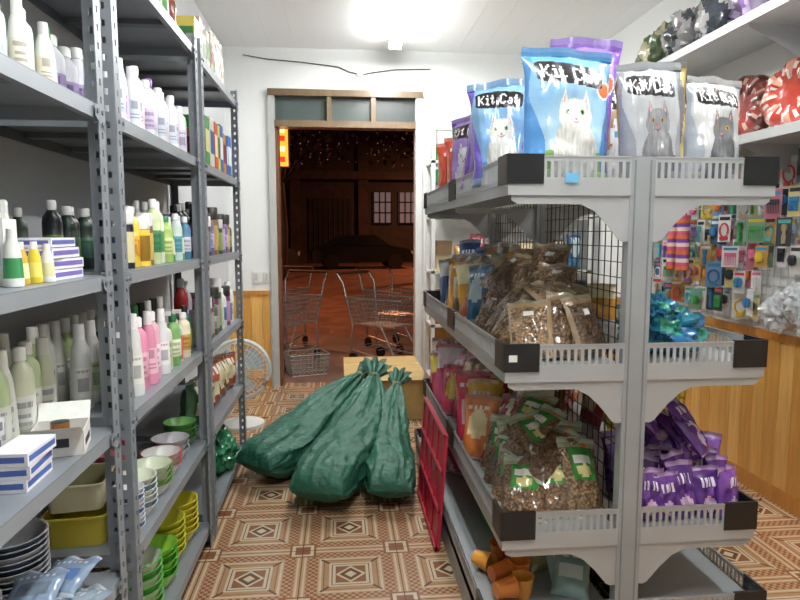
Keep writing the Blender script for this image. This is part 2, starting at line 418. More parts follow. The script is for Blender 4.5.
def f(mb):
    z=.86+e
    sp=[('16251c','24402e','c8c8c0',.22,.036,0),('1c2c20','d8d0a0','101810',.22,.034,0),('d8dcd8','e4e8e0','f0f0f0',.25,.03,1),('d88aa8','eab0c4','f4f4f4',.23,.034,0),('dd93b0','f0c0d0','f0f0f0',.24,.03,1),('e0b0c0','f4e0e8','f4f4f4',.23,.03,0),
      ('dfe4e4','f0f0f0','f4f4f4',.23,.03,1),('e4e4e0','b8d0a0','f0f0f0',.21,.03,3),('7fae6a','e0e8c8','2f6a40',.19,.03,0),('e0e0e0','d06a6a','f0f0f0',.2,.03,3),('e8e0c0','d0a040','f0f0f0',.18,.03,0),('2f5a40','90b060','202020',.2,.03,0)]
    for i,s in enumerate(sp):
        bottle(mb,-.63-.012*(i%2),1.79+i*.075,z,s[3],s[4]*.95,C(s[0]),C(s[1]),C(s[2]),s[5])
    for i in range(11):
        s=sp[(i*5+2)%12]; bottle(mb,-.73,1.8+i*.078,z,.24,.031,C(s[0]),C(s[1]),C(s[2]),1)
G('conditioner_bottles',f)
def cans(n,z,hs,cols,x=-.63,y0=2.82,y1=3.64,rr=.032):
    def f(mb):
        y=y0
        while y<y1:
            s=random.choice(cols); bottle(mb,x-U(0,.01),y,z+e,U(*hs),rr,C(s[0]),C(s[1]),C(s[2]),random.choice([0,2]),1)
            if R_()<.8: 
                s=random.choice(cols); bottle(mb,x-.09,y,z+e,U(*hs)*1.1,rr,C(s[0]),C(s[1]),C(s[2]),0)
            y+=rr*2.15
    G(n,f)
cans('product_cans',1.25,(.17,.24),[('7a6a9a','c0b0d8','202020'),('384838','90a060','d0d0d0'),('8a7048','c8a860','303030'),('5a3a5a','b080a0','e0e0e0'),('303848','6080a0','e0e0e0')])
cans('spray_bottles',.86,(.18,.27),[('e0e0dc','c8d0b0','f0f0f0'),('b03030','e0d0d0','f0f0f0'),('486848','90b080','e0e0e0'),('7a3a68','c090b0','303030'),('d0d8e0','5080b0','f0f0f0')])
def boxesrow(name,z,y0,y1,hs,cols,x=-.65,d=.1):
    mb=MB(); y=y0
    while y<y1-.06:
        w_=min(U(.05,.11),y1-y); c=random.choice(cols); cbox(mb,x,y+w_/2,z+e,d,w_-.004,U(*hs),U(-.04,.04),C(c[0]),C(c[1]),PL)
        y+=w_+.006
    return mb.build(name)
cc=[('d8c040','3a7a40'),('4a9a50','e8e0a0'),('c84830','f0e0c0'),('e0e0d8','3060a0'),('c89040','802010'),('3a6ab0','e0e8f0'),('c8d860','406a30')]
ccw=[('e0e0d0','c8c850'),('c8d080','f0f0e0'),('d0b8a0','804030'),('e8e8e4','60a060'),('d8c860','3a7a40'),('8aa0b0','e0e8f0')]
boxesrow('pet_food_cartons',1.66,2.80,3.66,(.14,.27),cc)
boxesrow('toy_cartons',1.25,2.80,3.66,(.12,.2),cc,-.80,.08)
boxesrow('treat_cartons',2.10,2.80,3.30,(.12,.2),ccw)
def plainpaint(c1,c2,k=0):
    def p(u,v,s):
        if v>.93 or v<.03: return mixc(c1,(1,1,1),.3)
        if k==1 and .2<u<.8 and .3<v<.6: return c2
        if k==2 and (u-.5)**2/.1+(v-.55)**2/.05<1: return c2
        if k==3 and v>.62: return c2
        if k==4 and math.sin((u+v)*14)>.2: return c2
        if k and .75<v<.84 and .15<u<.85 and math.sin(u*50)>-.2: return mixc(c2,(1,1,1),.5)
        return c1
    return p
def pouch(mb,x,y,z,w_,h,t,rz,rx,paint,ry=0,n=12,wr=.12):
    pillow(mb,T(x,y,z,rz,rx,ry),w_,h,t,n,int(n*1.3),paint,U(0,50),wr)
def f(mb):
    for i in range(9):
        c=random.choice(ccw); pouch(mb,-.68,1.8+i*.1,2.1+e,.16,U(.2,.28),.07,math.radians(70),0,plainpaint(C(c[0]),C(c[1]),random.choice([1,2,3])),n=16)
G('snack_pouches',f)
def f(mb):
    for i in range(3):
        c=random.choice(ccw); pouch(mb,-.66,3.38+i*.1,2.1+e,.15,.3,.05,math.radians(75),0,plainpaint(W,C(c[0]),2))
G('treat_pouches',f)
def bowl(mb,x,y,z,r,h,c,cin,rim=None,M=None,seg=20):
    rim=rim or c
    p=[(0,0,c),(r*.55,0,c),(r*.6,h*.1,c),(r*.85,h*.6,c),(r,h,c),(r*1.04,h,rim),(r*1.04,h*.97,rim),(r*.97,h*.98,rim),(r*.8,h*.55,cin),(r*.5,h*.12,cin),(0,h*.1,cin)]
    lathe(mb,(M or T(x,y,z)),p,seg)
def f(mb):
    for k in range(10): bowl(mb,-.79,1.50,.47+e+k*.014,.078,.045,C(['5a6a88','c8ccd0','3a4a68'][k%3]),C('b0b4b8'),C('d8dce0'))
    for k in range(6): bowl(mb,-.80,1.30,.47+e+k*.014,.078,.045,C(['c8ccd0','5a6a78'][k%2]),C('b0b4b8'),C('d8dce0'))
G('stacked_feeding_bowls',f)
def rbox(mb,M,a,b_,h,c,cin,t=.004,flare=1.12):
    def rr(s,z,ins=0): 
        A,B=a/2*s-ins,b_/2*s-ins; k=.25*min(A,B); o=[]
        for cx,cy,a0 in ((A-k,B-k,0),(-A+k,B-k,90),(-A+k,-B+k,180),(A-k,-B+k,270)):
            for q in (0,30,60,90): o.append((cx+k*math.cos(math.radians(a0+q)),cy+k*math.sin(math.radians(a0+q)),z))
        return o
    rings=[rr(1,0),rr(flare,h),rr(flare*1.05,h),rr(flare*1.05,h-.006),rr(flare,h-.002,t),rr(1,t,t)]
    vs=[p for r in rings for p in r]; n=16; fs=[];cs=[]
    for i in range(5):
        for k in range(n): fs.append((i*n+k,i*n+(k+1)%n,(i+1)*n+(k+1)%n,(i+1)*n+k)); cs.append(c if i<3 else cin)
    fs.append(tuple(range(n))[::-1]); cs.append(c); fs.append(tuple(5*n+k for k in range(n))); cs.append(cin)
    mb.add(vs,fs,cs,PL,True,M)
def f(mb): 
    rbox(mb,T(-.76,1.83,.47+e,.1),.15,.15,.09,C('d8c84a'),C('cfc05a')); rbox(mb,T(-.76,1.83,.575,.15),.14,.15,.08,C('cfcaa8'),C('b9b48a'))
G('plastic_tub',f)
def f(mb):
    for i in range(7): 
        pouch(mb,U(-.66,-.64),U(1.22,1.40),.475+.016*i,.11,.15,.026,U(-.4,.4),math.radians(-84),plainpaint(C(random.choice(['9fb0bc','8a9aa8','7c90a8'])),C(random.choice(['5a7ab0','6a7888','b8c0c8'])),1),n=16)
G('plastic_wrapped_packs',f)
def f(mb):
    for (x,y) in ((-.61,1.13),(-.61,1.06)):
        lathe(mb,T(x,y,.47+e),[(0,0,C('8a6a30')),(.032,0,C('8a6a30')),(.034,.07,C('b08a40')),(.03,.078,C('b08a40')),(.033,.08,C('3a4a30')),(.033,.1,C('3a4a30')),(0,.1,C('3a4a30'))],16,mat=KI)
G('treat_jars',f)
def f(mb):
    z=.47+e
    for k in range(9): bowl(mb,-.62,1.80,z+k*.014,.045,.04,C(['e8e8ec','4a6a9a','e8e8ec'][k%3]),C('e4e4e8'),C('c8d0e0'))
    for k in range(8): bowl(mb,-.75,2.04,z+k*.019,.07,.05,C(['c04858','e07a90'][k%2]),C('d86a80'),C('b03a50'))
    for k in range(6): bowl(mb,-.645,1.95,z+k*.018,.062,.04,C(['e4e8dc','8aa0c0','e4e4d8'][k%3]),C('dfe8d0'),C('c8d0dc'))
    for k in range(4): bowl(mb,-.65,2.12,z+k*.02,.07,.045,C(['e4e8dc','a8c890','e4e4d8'][k%3]),C('dfe8d0'),C('6aa050'))
    for k in range(3): bowl(mb,-.66,2.28,z+k*.02,.07,.05,C('e4e4e0'),C('dfe0dc'),C('c83a40'))
    for k in range(7): bowl(mb,-.82,2.25,z+k*.02,.07,.05,C('c8485a'),C('c8485a'),C('e08090'))
    for k in range(3): bowl(mb,-.67,2.44,z+k*.02,.07,.05,C('d8d8dc'),C('c8c8cc'),C('909098'))
    for k in range(4): bowl(mb,-.67,2.59,z+k*.02,.065,.05,C('5a9a50'),C('78b060'),C('3a7a3a'))
G('pet_bowls',f)
def f(mb):
    z=.10+e
    for (x,y,c,c2,n) in ((-.68,1.82,'4aa04a','d8e8d0',8),(-.67,2.0,'5ab04a','e4f0d8',7),(-.67,2.18,'4aa83a','a8e050',5),(-.68,2.34,'c8cc38','e0e050',6),(-.67,2.51,'e0d840','d8d040',6),(-.84,1.95,'c84040','e0d0d0',9),(-.84,2.2,'d8c83a','e0d040',9),(-.84,2.45,'d8c83a','d0d8e0',9)):
        for k in range(n): bowl(mb,x,y,z+k*.024,.078,.06,C(c if k%2 else c2),C(c2),C(c))
G('plastic_feeding_bowls',f)
def f(mb):
    z=.10+e
    for i in range(7): pouch(mb,U(-.75,-.65),1.0+i*.09,z,.15,.2,.06,U(.8,1.5),.1,plainpaint(C(random.choice(['b8c8d8','c8b070','6a8aa8','e0e0e0'])),W,random.choice([1,2])))
G('dry_food_pouches',f)
def f(mb):
    for i in range(6): pouch(mb,-.68,2.84+i*.15,.47+e,.17,U(.2,.27),.1,U(.8,1.5),.1,plainpaint(C(random.choice(['a84a40','3a6a48','d0c8b0','805030'])),C('e0d8b0'),random.choice([1,2])))
G('fish_food_pouches',f)
def blob(mb,c,rad,col,mat,seed=0,amp=.25,n=22,zmin=0,tip=0,ridge=0):
    vs=[];fs=[];cs=[]
    for j in range(n+1):
        th=math.pi*j/n
        for i in range(n*2):
            ph=math.pi*i/n; d=Vector((math.sin(th)*math.cos(ph),math.sin(th)*math.sin(ph),math.cos(th)))
            k=1+amp*noise.noise(d*2+Vector((seed,0,0)))+amp*.6*noise.noise(d*5.5+Vector((0,seed,0)))
            if ridge: k+=ridge*((1-abs(noise.noise(d*3+Vector((seed,seed,0))))*2)**2-.5)
            if tip and d.z>.8: k+=tip*(d.z-.8)*5
            p=Vector((d.x*rad[0]*k+c[0],d.y*rad[1]*k+c[1],d.z*rad[2]*k+c[2])); p.z=max(p.z,zmin); vs.append(p)
    m=n*2
    for j in range(n):
        for i in range(m):
            fs.append((j*m+i,(j+1)*m+i,(j+1)*m+(i+1)%m,j*m+(i+1)%m))
            if callable(col): cs.append(col(i/m,j/n))
    mb.add(vs,fs,cs if callable(col) else col,mat,True)
mb=MB(); blob(mb,(-.66,3.30,.20),(.09,.15,.11),C('2f7f56'),FI,3,.3,34,.1+e,.3,.2); mb.build('green_plastic_bag')
# ---------------- fan ----------------
mb=MB(); c=(-.70,4.35,.42); wf=C('e2e6e2')
for r in (.03,.07,.11,.15,.19): tube(mb,ringpts((c[0],c[1]-.05+ (.0 if r>.1 else -.015),c[2]),r,28),.002,wf)
tube(mb,ringpts((c[0],c[1]-.02,c[2]),.205,30),.014,wf,None,6,True)
tube(mb,ringpts((c[0],c[1]+.05,c[2]),.18,30),.004,wf,None,6,True)
for k in range(36):
    a=2*math.pi*k/36; dx,dz=math.cos(a),math.sin(a)
    tube(mb,[(c[0]+dx*.02,c[1]-.065,c[2]+dz*.02),(c[0]+dx*.15,c[1]-.052,c[2]+dz*.15),(c[0]+dx*.205,c[1]-.02,c[2]+dz*.205),(c[0]+dx*.12,c[1]+.05,c[2]+dz*.12)],.0018,wf,None,4)
for k in range(3):
    a0=k*2.094; vs=[]
    for i in range(7):
        t=i/6
        for r in (.03,.165): vs.append((c[0]+r*math.cos(a0+t*1.2),c[1]-.02+.035*t,c[2]+r*math.sin(a0+t*1.2)))
    mb.add(vs,[(2*i,2*i+1,2*i+3,2*i+2) for i in range(6)],C('b8c8cc'),PL,True)
lathe(mb,Matrix.Translation((c[0],c[1]-.07,c[2]))@Matrix.Rotation(-math.pi/2,4,'X'),[(0,0,wf),(.03,0,wf),(.035,.02,wf),(.05,.09,wf),(.05,.19,wf),(0,.2,wf)],16)
lathe(mb,T(c[0],c[1]+.06,0),[(0,0,wf),(.15,0,wf),(.15,.02,wf),(.05,.05,wf),(.02,.06,wf),(.02,.42,wf),(0,.42,wf)],20)
mb.build('electric_fan')
# ---------------- sacks ----------------
def sack(p0,p1,Rr,seed,wide=1.15,sag=.09):
    mb=MB(); g1=C('286350'); p0=Vector(p0);p1=Vector(p1); n=110; m=130; ax=(p1-p0); axn=ax.normalized()
    side=axn.cross(Vector((0,0,1))).normalized(); up=side.cross(axn)
    vs=[]
    for j in range(n+1):
        s=j/n*1.12
        if s<.2: rh=math.sqrt(max(0,1-((.2-s)/.2)**2))*.95
        elif s<.55: rh=.95+.07*math.sin((s-.2)/.35*math.pi)
        elif s<1.: rh=.95-(.95-.15)*((s-.55)/.45)**1.6
        else: rh=.15+(s-1)/.12*.30
        rw=rh if s>=.2 else .82+.13*math.sin(s/.2*math.pi/2)
        ctr=p0+ax*s-Vector((0,0,1))*(sag*math.sin(min(1,s)*math.pi))+side*(.025*math.sin(s*5+seed))
        for k in range(m):
            a=2*math.pi*k/m
            pl=(.24*max(0,(s-.5)/.5)**1.3)*math.sin(8*a+seed+s*3)+(.12*max(0,(s-.45)))*math.sin(17*a+2*seed)
            # folds run mostly lengthwise, with a few cross creases
            d=Vector((math.cos(a),math.sin(a),s*2+seed))
            ca=Vector((math.cos(a)*2.2,math.sin(a)*2.2,s*1.8+seed*2))
            r1=(1-min(1,abs(noise.noise(ca))*2.4))**2; ca2=Vector((math.cos(a)*1.6+5,math.sin(a)*1.6,s*7+seed))
            r2=(1-min(1,abs(noise.noise(ca2))*2.6))**2
            nz=.10*noise.noise(d*1.5)+.10*r1-.06*r2+.03*noise.noise(ca2*2.5)
            k_=(1+pl+nz*(1 if s<1 else .3))
            cx,sx=math.cos(a),math.sin(a); sq=(abs(cx)**2.4+abs(sx)**2.4)**(-1/2.4)
            p=ctr+side*cx*sq*Rr*rw*k_*wide*.95+up*sx*sq*Rr*rh*k_*.84
            p.z=max(p.z,.004+.002*sx); vs.append(p)
    fs=[(j*m+k,j*m+(k+1)%m,(j+1)*m+(k+1)%m,(j+1)*m+k) for j in range(n) for k in range(m)]
    mb.add(vs,fs,g1,FA,True)
    q=p0+ax*1.0+side*(.025*math.sin(5+seed))
    for o in (-.008,.004): tube(mb,[q+axn*o+side*math.cos(t)*Rr*.19*wide+up*math.sin(t)*Rr*.16 for t in [2*math.pi*i/16 for i in range(16)]],.005,C('8a9078'),MA,6,True)
    mb.build('green_woven_sack')
sack((-.50,3.30,.12),(.12,4.02,.43),.155,1.3)
sack((-.10,2.86,.13),(.20,3.86,.46),.150,4.1)
sack((.205,2.90,.11),(.335,3.74,.43),.128,7.7,1.1)
def carton(x0,x1,y0,y1,h,name='cardboard_box',c='b39a64'):
    mb=MB(); mb.box(x0,x1,y0,y1,0.001,h,C(c),MA); mb.box(x0-.0005,x1+.0005,(y0+y1)/2-.03,(y0+y1)/2+.03,h*.6,h+.0008,C('c4b080'),PL)
    mb.add([(x0,y0,h),(x1,y0,h),(x1-.01,y0-.06,h-.05),(x0+.01,y0-.06,h-.05)],[(0,1,2,3)],C('c2a870'),MA)
    mb.build(name,bevel=.002)
carton(.02,.60,4.42,5.0,.36)
# ---------------- gondola ----------------
gs=C('9ea4a6'); gs2=C('b0b4b6'); blk=C('17181a')
gx=[(.49,.862),(.938,1.32)]; GY0,GY1=1.8,3.6; PX0,PX1=.862,.938
mb=MB()
for y in (GY0,2.68,GY1-.04):
    mb.box(PX0,PX1,y,y+.04,0,1.58,gs,ME)
    mb.box(PX0+.012,PX0+.016,y-.0015,y,.02,1.57,C('7f8588'),ME); mb.box(PX1-.016,PX1-.012,y-.0015,y,.02,1.57,C('7f8588'),ME)
def fence(p0,p1,z0,z1,col):
    p0=Vector(p0);p1=Vector(p1); d=p1-p0; L_=d.length; n=max(1,int(L_/.021)); a=math.atan2(d.y,d.x)
    M=Matrix.Translation((p0.x,p0.y,0))@Matrix.Rotation(a,4,'Z'); h=z1-z0
    mb.box(0,L_,-.002,.002,z0,z0+h*.22,col,ME,M); mb.box(0,L_,-.002,.002,z1-h*.2,z1,col,ME,M)
    mb.box(0,L_,-.004,.004,z1-.004,z1,col,ME,M)
    for i in range(n+1):
        x=i*L_/n; mb.box(max(0,x-.0048),min(L_,x+.0048),-.002,.002,z0+h*.22,z1-h*.2,col,ME,M)
def tier(z,h,ext=0):
    for k,(a,b_) in enumerate(gx):
        if k==0: a-=ext
        else: b_+=ext
        mb.box(a,b_,GY0,GY1,z,z+.012,gs,ME)
        o=a if k==0 else b_; o2=o+(.004 if k==0 else -.004)
        mb.box(min(o,o2),max(o,o2),GY0,GY1,z-.035,z,gs2,ME)
        mb.box(a,b_,GY0-.002,GY0+.003,z-.035,z,gs2,ME); mb.box(a,b_,GY1-.003,GY1,z-.035,z,gs,ME)
        fence((o,GY0,0),(o,GY1,0),z,z+h,gs2); fence((a,GY0,0),(b_,GY0,0),z,z+h,gs2); fence((a,GY1,0),(b_,GY1,0),z,z+h,gs2)
        s=1 if k==0 else -1
        for yy,q in ((GY0,1),(GY1,-1)):
            mb.box(min(o-s*.005,o+s*.105),max(o-s*.005,o+s*.105),yy-.006,yy+.004,z-.002,z+h+.004,blk,PL)
            mb.box(min(o-s*.006,o+s*.004),max(o-s*.006,o+s*.004),min(yy,yy+q*.10),max(yy,yy+q*.10),z-.002,z+h+.004,blk,PL)
        for ym in (GY0+.9,): mb.box(min(o-s*.006,o+s*.004),max(o-s*.006,o+s*.004),ym-.08,ym+.08,z-.002,z+h+.004,blk,PL)
        if z>.2:
            inn=b_ if k==0 else a
            for yb in (GY0+.004,2.70,GY1-.03):
                pts=[(o+s*.012,z-.035),(inn,z-.035),(inn,z-.17),(inn-s*.015,z-.172)]
                N_=8
                for i in range(N_+1):
                    t=i/N_; xx=inn-s*.03+(o+s*.03-(inn-s*.03))*t; zz=z-.165+(.105)*math.sin(min(1,t*2.4)*math.pi/2)
                    pts.append((xx,zz))
                pts.append((o+s*.012,z-.05))
                n=len(pts); vs=[(x,yb,zz) for x,zz in pts]+[(x,yb+.004,zz) for x,zz in pts]
                fs=[tuple(range(n)),tuple(range(2*n-1,n-1,-1))]+[(i,(i+1)%n,n+(i+1)%n,n+i) for i in range(n)]
                mb.add(vs,fs,gs2,ME)
tier(1.50,.08); tier(.94,.08); tier(.41,.085); tier(.13,.06,.05)
for a,b_ in ((.44,.444),(1.366,1.37)): mb.box(a,b_,GY0,GY1,0,.13,gs,ME)
mb.box(.44,1.37,GY0,GY0+.003,0,.1,gs,ME)
for zz in range(27): mb.box(.8985,.9015,GY0+.04,GY1-.04,.16+zz*.05,.163+zz*.05,blk,ME)
for i in range(35): mb.box(.8985,.9015,GY0+.05+i*.05,GY0+.053+i*.05,.15,1.5,blk,ME)
mb.box(.66,.70,GY0-.0075,GY0-.0045,1.502,1.53,C('6ab0d8'),PL); mb.box(.50,.525,GY0-.009,GY0-.006,.97,.99,W,PL)
mb.build('gondola_display_rack')
# litter bags
FNT={'K':["10001","10010","10100","11000","10100","10010","10001"],'i':["010","000","110","010","010","010","111"],'t':["0100","0100","1110","0100","0100","0101","0010"],'C':["01110","10001","10000","10000","10000","10001","01110"],'a':["0000","0000","0110","0001","0111","1001","0111"],' ':["00"]*7}
def strip(s):
    rows=['']*7
    for ch in s:
        for r in range(7): rows[r]+=FNT[ch][r]+'0'
    return rows
KC=strip('Kit Cat')
def txt(u,v,u0,u1,v0,v1):
    if not(u0<u<u1 and v0<v<v1): return False
    r=min(6,int((v1-v)/(v1-v0)*7)); x=(u-u0)/(u1-u0)*len(KC[0]); k=int(x)
    return KC[r][k]=='1' or (k>0 and KC[r][k-1]=='1' and x-k<.25)
def litter(c1,c2,c3,cat,eye,badge,edge=None):
    edge=edge or c3
    def p(u,v,s):
        if s==1: return mixc(c1,c2,v)
        if v>.96 : return mixc(c2,(1,1,1),.35)
        lean=v+.06*(u-.5)
        if txt(u,lean,.15,.82,.725,.835): return (.88,.88,.88)
        if .10<u<.86 and .69<lean<.87 and ((u-.48)/.4)**4+((lean-.78)/.092)**4<1: return C('16161c')
        if badge and ((u-.88)/.10)**2+((v-.68)/.075)**2<1: return C('e06a3a') if ((u-.88)/.08)**2+((v-.68)/.055)**2<1 else W
        ex,ey=(u-.52)/.20,(v-.46)/.125
        for (a,b_) in ((.44,.40),(.60,.40)):
            if ((u-a+.005)/.028)**2+((v-.485)/.02)**2<1: return (.01,.01,.01) if ((u-a+.005)/.012)**2+((v-.485)/.017)**2<1 else eye
        if ((u-.52)/.018)**2+((v-.43)/.012)**2<1: return C('d07a80')
        if abs(u-.52)<.05 and abs(v-.405-((u-.52)*5)**2*.3)<.004: return C('605050')
        fur=.16*noise.noise(Vector((u*40,v*14,1)))
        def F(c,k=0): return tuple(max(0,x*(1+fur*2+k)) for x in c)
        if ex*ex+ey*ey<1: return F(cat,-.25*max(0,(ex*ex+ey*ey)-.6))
        for sx in (-1,1):
            cx=.52+sx*.125; 
            if .52<v<.66 and abs(u-cx)<(.66-v)*.42: return C('d8a0a0') if abs(u-cx)<(.63-v)*.22 else F(cat)
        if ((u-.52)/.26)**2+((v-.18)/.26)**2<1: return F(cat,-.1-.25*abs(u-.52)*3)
        if v<.07: return mixc(c3,(1,1,1),.2)
        wv=.10+.08*math.sin(v*7)
        if u<wv or u>.97-wv*.8: return edge
        if v<.2: return c3
        t=v+.35*noise.noise(Vector((u*2.4,v*3,3)))
        return mixc(c1,c2,max(0,min(1,t)))
    return p
def lbag(x,y,z,w_,h,t,rz,rx,args,n=96,ry=0):
    mb=MB(); pillow(mb,T(x,y,z,rz,rx)@Matrix.Translation((0,0,abs(math.sin(ry))*w_/2))@Matrix.Rotation(ry,4,'Y'),w_,h,t,n,int(n*1.25),litter(*args),U(0,40),.11); mb.build('cat_litter_bag')
TZ=1.513
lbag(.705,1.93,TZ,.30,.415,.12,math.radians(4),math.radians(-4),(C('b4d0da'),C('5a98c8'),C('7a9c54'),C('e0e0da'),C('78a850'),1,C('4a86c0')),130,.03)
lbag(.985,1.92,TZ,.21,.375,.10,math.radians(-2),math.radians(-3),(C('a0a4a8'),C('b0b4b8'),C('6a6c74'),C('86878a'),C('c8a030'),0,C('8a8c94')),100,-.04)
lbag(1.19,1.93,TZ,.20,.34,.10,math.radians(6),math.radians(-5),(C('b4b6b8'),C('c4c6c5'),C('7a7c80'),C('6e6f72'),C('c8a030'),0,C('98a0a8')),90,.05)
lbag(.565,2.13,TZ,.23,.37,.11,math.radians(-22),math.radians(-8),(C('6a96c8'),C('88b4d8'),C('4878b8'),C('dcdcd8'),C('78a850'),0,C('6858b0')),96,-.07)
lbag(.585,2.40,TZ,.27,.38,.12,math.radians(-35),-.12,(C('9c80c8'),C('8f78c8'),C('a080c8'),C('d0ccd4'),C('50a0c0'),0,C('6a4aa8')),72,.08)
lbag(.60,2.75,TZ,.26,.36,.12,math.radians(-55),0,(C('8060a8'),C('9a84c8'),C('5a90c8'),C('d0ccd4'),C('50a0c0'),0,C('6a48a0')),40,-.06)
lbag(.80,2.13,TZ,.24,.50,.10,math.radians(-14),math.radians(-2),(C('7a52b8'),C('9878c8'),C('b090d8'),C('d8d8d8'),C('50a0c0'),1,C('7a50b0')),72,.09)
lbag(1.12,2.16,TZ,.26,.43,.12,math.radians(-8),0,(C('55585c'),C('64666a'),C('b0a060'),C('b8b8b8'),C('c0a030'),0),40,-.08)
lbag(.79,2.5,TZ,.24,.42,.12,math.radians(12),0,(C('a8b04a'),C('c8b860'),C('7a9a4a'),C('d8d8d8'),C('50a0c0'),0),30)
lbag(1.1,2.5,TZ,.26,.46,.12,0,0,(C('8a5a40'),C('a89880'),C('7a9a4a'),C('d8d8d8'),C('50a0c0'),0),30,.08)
mb=MB()
for y in (2.95,3.2,3.42):
    for x in (.66,1.1): 
        c=random.choice(cc); pouch(mb,x,y,TZ,.26,.34,.12,U(-.6,-.2),0,plainpaint(C(c[0]),C(c[1]),2),n=14)
mb.build('pet_food_bags')
def kib(c,label=None):
    def p(u,v,s):
        if v>.95 or v<.02: return (C('b8b098'),FI)
        if label and s==-1 and .36<u<.64 and .64<v<.77: return (label,FI)
        if v>.84 or u<.05 or u>.95: return (mixc(c,C('b8a888'),.4),FI)
        k=noise.noise(Vector((u*7,v*7,c[0]*90)))
        return (tuple(x*(1+.5*k) for x in c),KI)
    return p
brs=[C('8a6844'),C('7a5838'),C('9a7a54'),C('6a4e34')]
def f(mb):
    z=.957
    for (x,y,rz,rx) in ((.60,1.89,-.4,-.75),(.72,1.88,.05,-.5),(.81,1.90,.5,-.35),(.57,2.0,-.7,-.7),(.69,2.02,-.1,-.5),(.80,2.05,.2,-.4),(.57,2.15,-.9,-.6),(.66,2.2,-.5,-.4),(.78,2.22,-.2,-.4),(.57,2.3,-1,-.6),(.66,2.36,-.6,-.3),(.78,2.4,-.3,-.3),(.57,2.45,-1.1,-.5),(.7,2.52,-.8,-.3)):
        pouch(mb,x,y,z,.145,U(.21,.26),.055,rz,rx+U(-.1,.1),kib(random.choice(brs),W if R_()<.4 else None),U(-.2,.2),n=16,wr=.2)
    for (x,y,zz,rz,rx,ry) in ((.59,2.02,1.05,-1.0,-1.05,.1),(.60,2.20,1.08,-1.3,-.95,-.1),(.62,2.34,1.11,-.7,-1.0,-.1),(.74,2.1,1.10,-.3,-.9,.1),(.60,2.5,1.13,-1.2,-.9,.1),(.77,1.98,1.06,.5,-1.0,0),(.76,2.3,1.14,-.5,-.7,.1)):
        pouch(mb,x,y,zz,.145,.23,.05,rz,rx,kib(random.choice(brs),W if R_()<.5 else None),ry,n=16,wr=.2)
G('kibble_pouches',f)
def pile(name,xs,ys,z,n,hs,cols,rzr=(-1.3,-.3),w_=.15,t=.06,rxr=(-.5,-.1),paintf=None):
    mb=MB()
    for i in range(n):
        y=ys[0]+(ys[1]-ys[0])*(i+.5)/n; c=random.choice(cols)
        pf=paintf() if paintf else plainpaint(C(c[0]),C(c[1]),random.choice([1,2,3,4]))
        pouch(mb,U(*xs),y,z,w_*U(.85,1.1),U(*hs),t,U(*rzr),U(*rxr),pf,U(-.12,.12),n=14)
    return mb.build(name)
mid=[('2a4a80','c0c8d0'),('c89030','e0d8b0'),('a85a30','e0d0a0'),('202830','8090a0'),('386a90','b0c8d0'),('7a6048','c0a070'),('303038','b09050'),('4a4038','908060')]
pile('snack_bags',(.56,.64),(2.62,3.5),.957,16,(.24,.33),mid)
pile('dog_treat_bags',(.72,.80),(2.62,3.5),.957,12,(.28,.38),mid)
def grn():
    a=C('3f8f3f')
    b_=random.choice(brs); lab=R_()<.7
    def p(u,v,s):
        if v>.94 or v<.03: return (C('c8d0b8'),FI)
        if lab and s==-1 and .18<u<.82 and .42<v<.84:
            if (u-.5)**2/.04+(v-.55)**2/.006<1: return (C('e0d890'),FI)
            if .66<v<.74 and .25<u<.75: return (C('e8e8e0'),FI)
            return (a,FI)
        if s==-1 and .6<u<.75 and .86<v<.93: return (C('e8873a'),FI)
        if v>.85: return (C('a8b088'),FI)
        return (tuple(x*1.15 for x in b_),KI)
    return p
def f(mb):
    z=.424
    for (x,y,rz,rx) in ((.58,1.89,-.45,-.8),(.71,1.89,-.1,-.65),(.80,1.9,.35,-.5),(.565,2.0,-.7,-.8),(.68,2.02,-.3,-.5),(.79,2.05,.1,-.45),(.565,2.14,-.9,-.6),(.67,2.18,-.5,-.4),(.79,2.2,-.1,-.4),(.6,2.3,-.8,-.4)):
        pouch(mb,x,y,z,.16,U(.22,.28),.055,rz,rx,grn(),U(-.2,.2),n=22,wr=.2)
    for (x,y,zz,rz,rx,ry) in ((.62,1.98,.53,-.9,-1.0,.1),(.74,2.0,.55,.3,-.95,-.1),(.64,2.2,.58,-.7,-.95,.1),(.60,2.12,.56,-1.3,-.9,0)):
        pouch(mb,x,y,zz,.15,.25,.05,rz,rx,grn(),ry,n=22,wr=.2)
G('bagged_dry_food_pouches',f)
rd=[('b83048','e0c0c8'),('c84a60','d8c850'),('d0783a','e0d0a0'),('a02838','e0d0d0'),('b84a70','e0d0d8'),('a83050','d8d8b8'),('c8a040','a03030'),('8a6a50','d8c8a0')]
pile('red_snack_bags',(.55,.62),(2.34,3.5),.424,18,(.26,.36),rd,t=.07)
pile('pink_snack_bags',(.72,.8),(2.3,3.5),.424,14,(.3,.42),rd)
mb=MB()
for i,(x,y) in enumerate(((.52,1.9),(.6,1.93),(.53,2.0),(.62,2.03),(.5,2.12),(.58,2.16))):
    c=C(['e8873a','e09a40','d8702a'][i%3]); M=T(x,y,.143) if i%2 else T(x-.02,y,.143+.04,U(0,3),math.pi/2)
    lathe(mb,M,[(0,0,c),(.026,0,c),(.036,.07,c),(.039,.07,c),(.035,.068,c),(.024,.006,c),(0,.006,c)],16)
mb.build('orange_plastic_cups')
mb=MB()
for i in range(7): pouch(mb,U(.72,.8),1.9+i*.06,.145,.13,.17,.05,U(-.5,.4),U(-.8,-.4),plainpaint(C(random.choice(['a8b8a0','8aa8a0','a8a070'])),C('d0d8d0'),1))
mb.build('clear_toy_pouches')
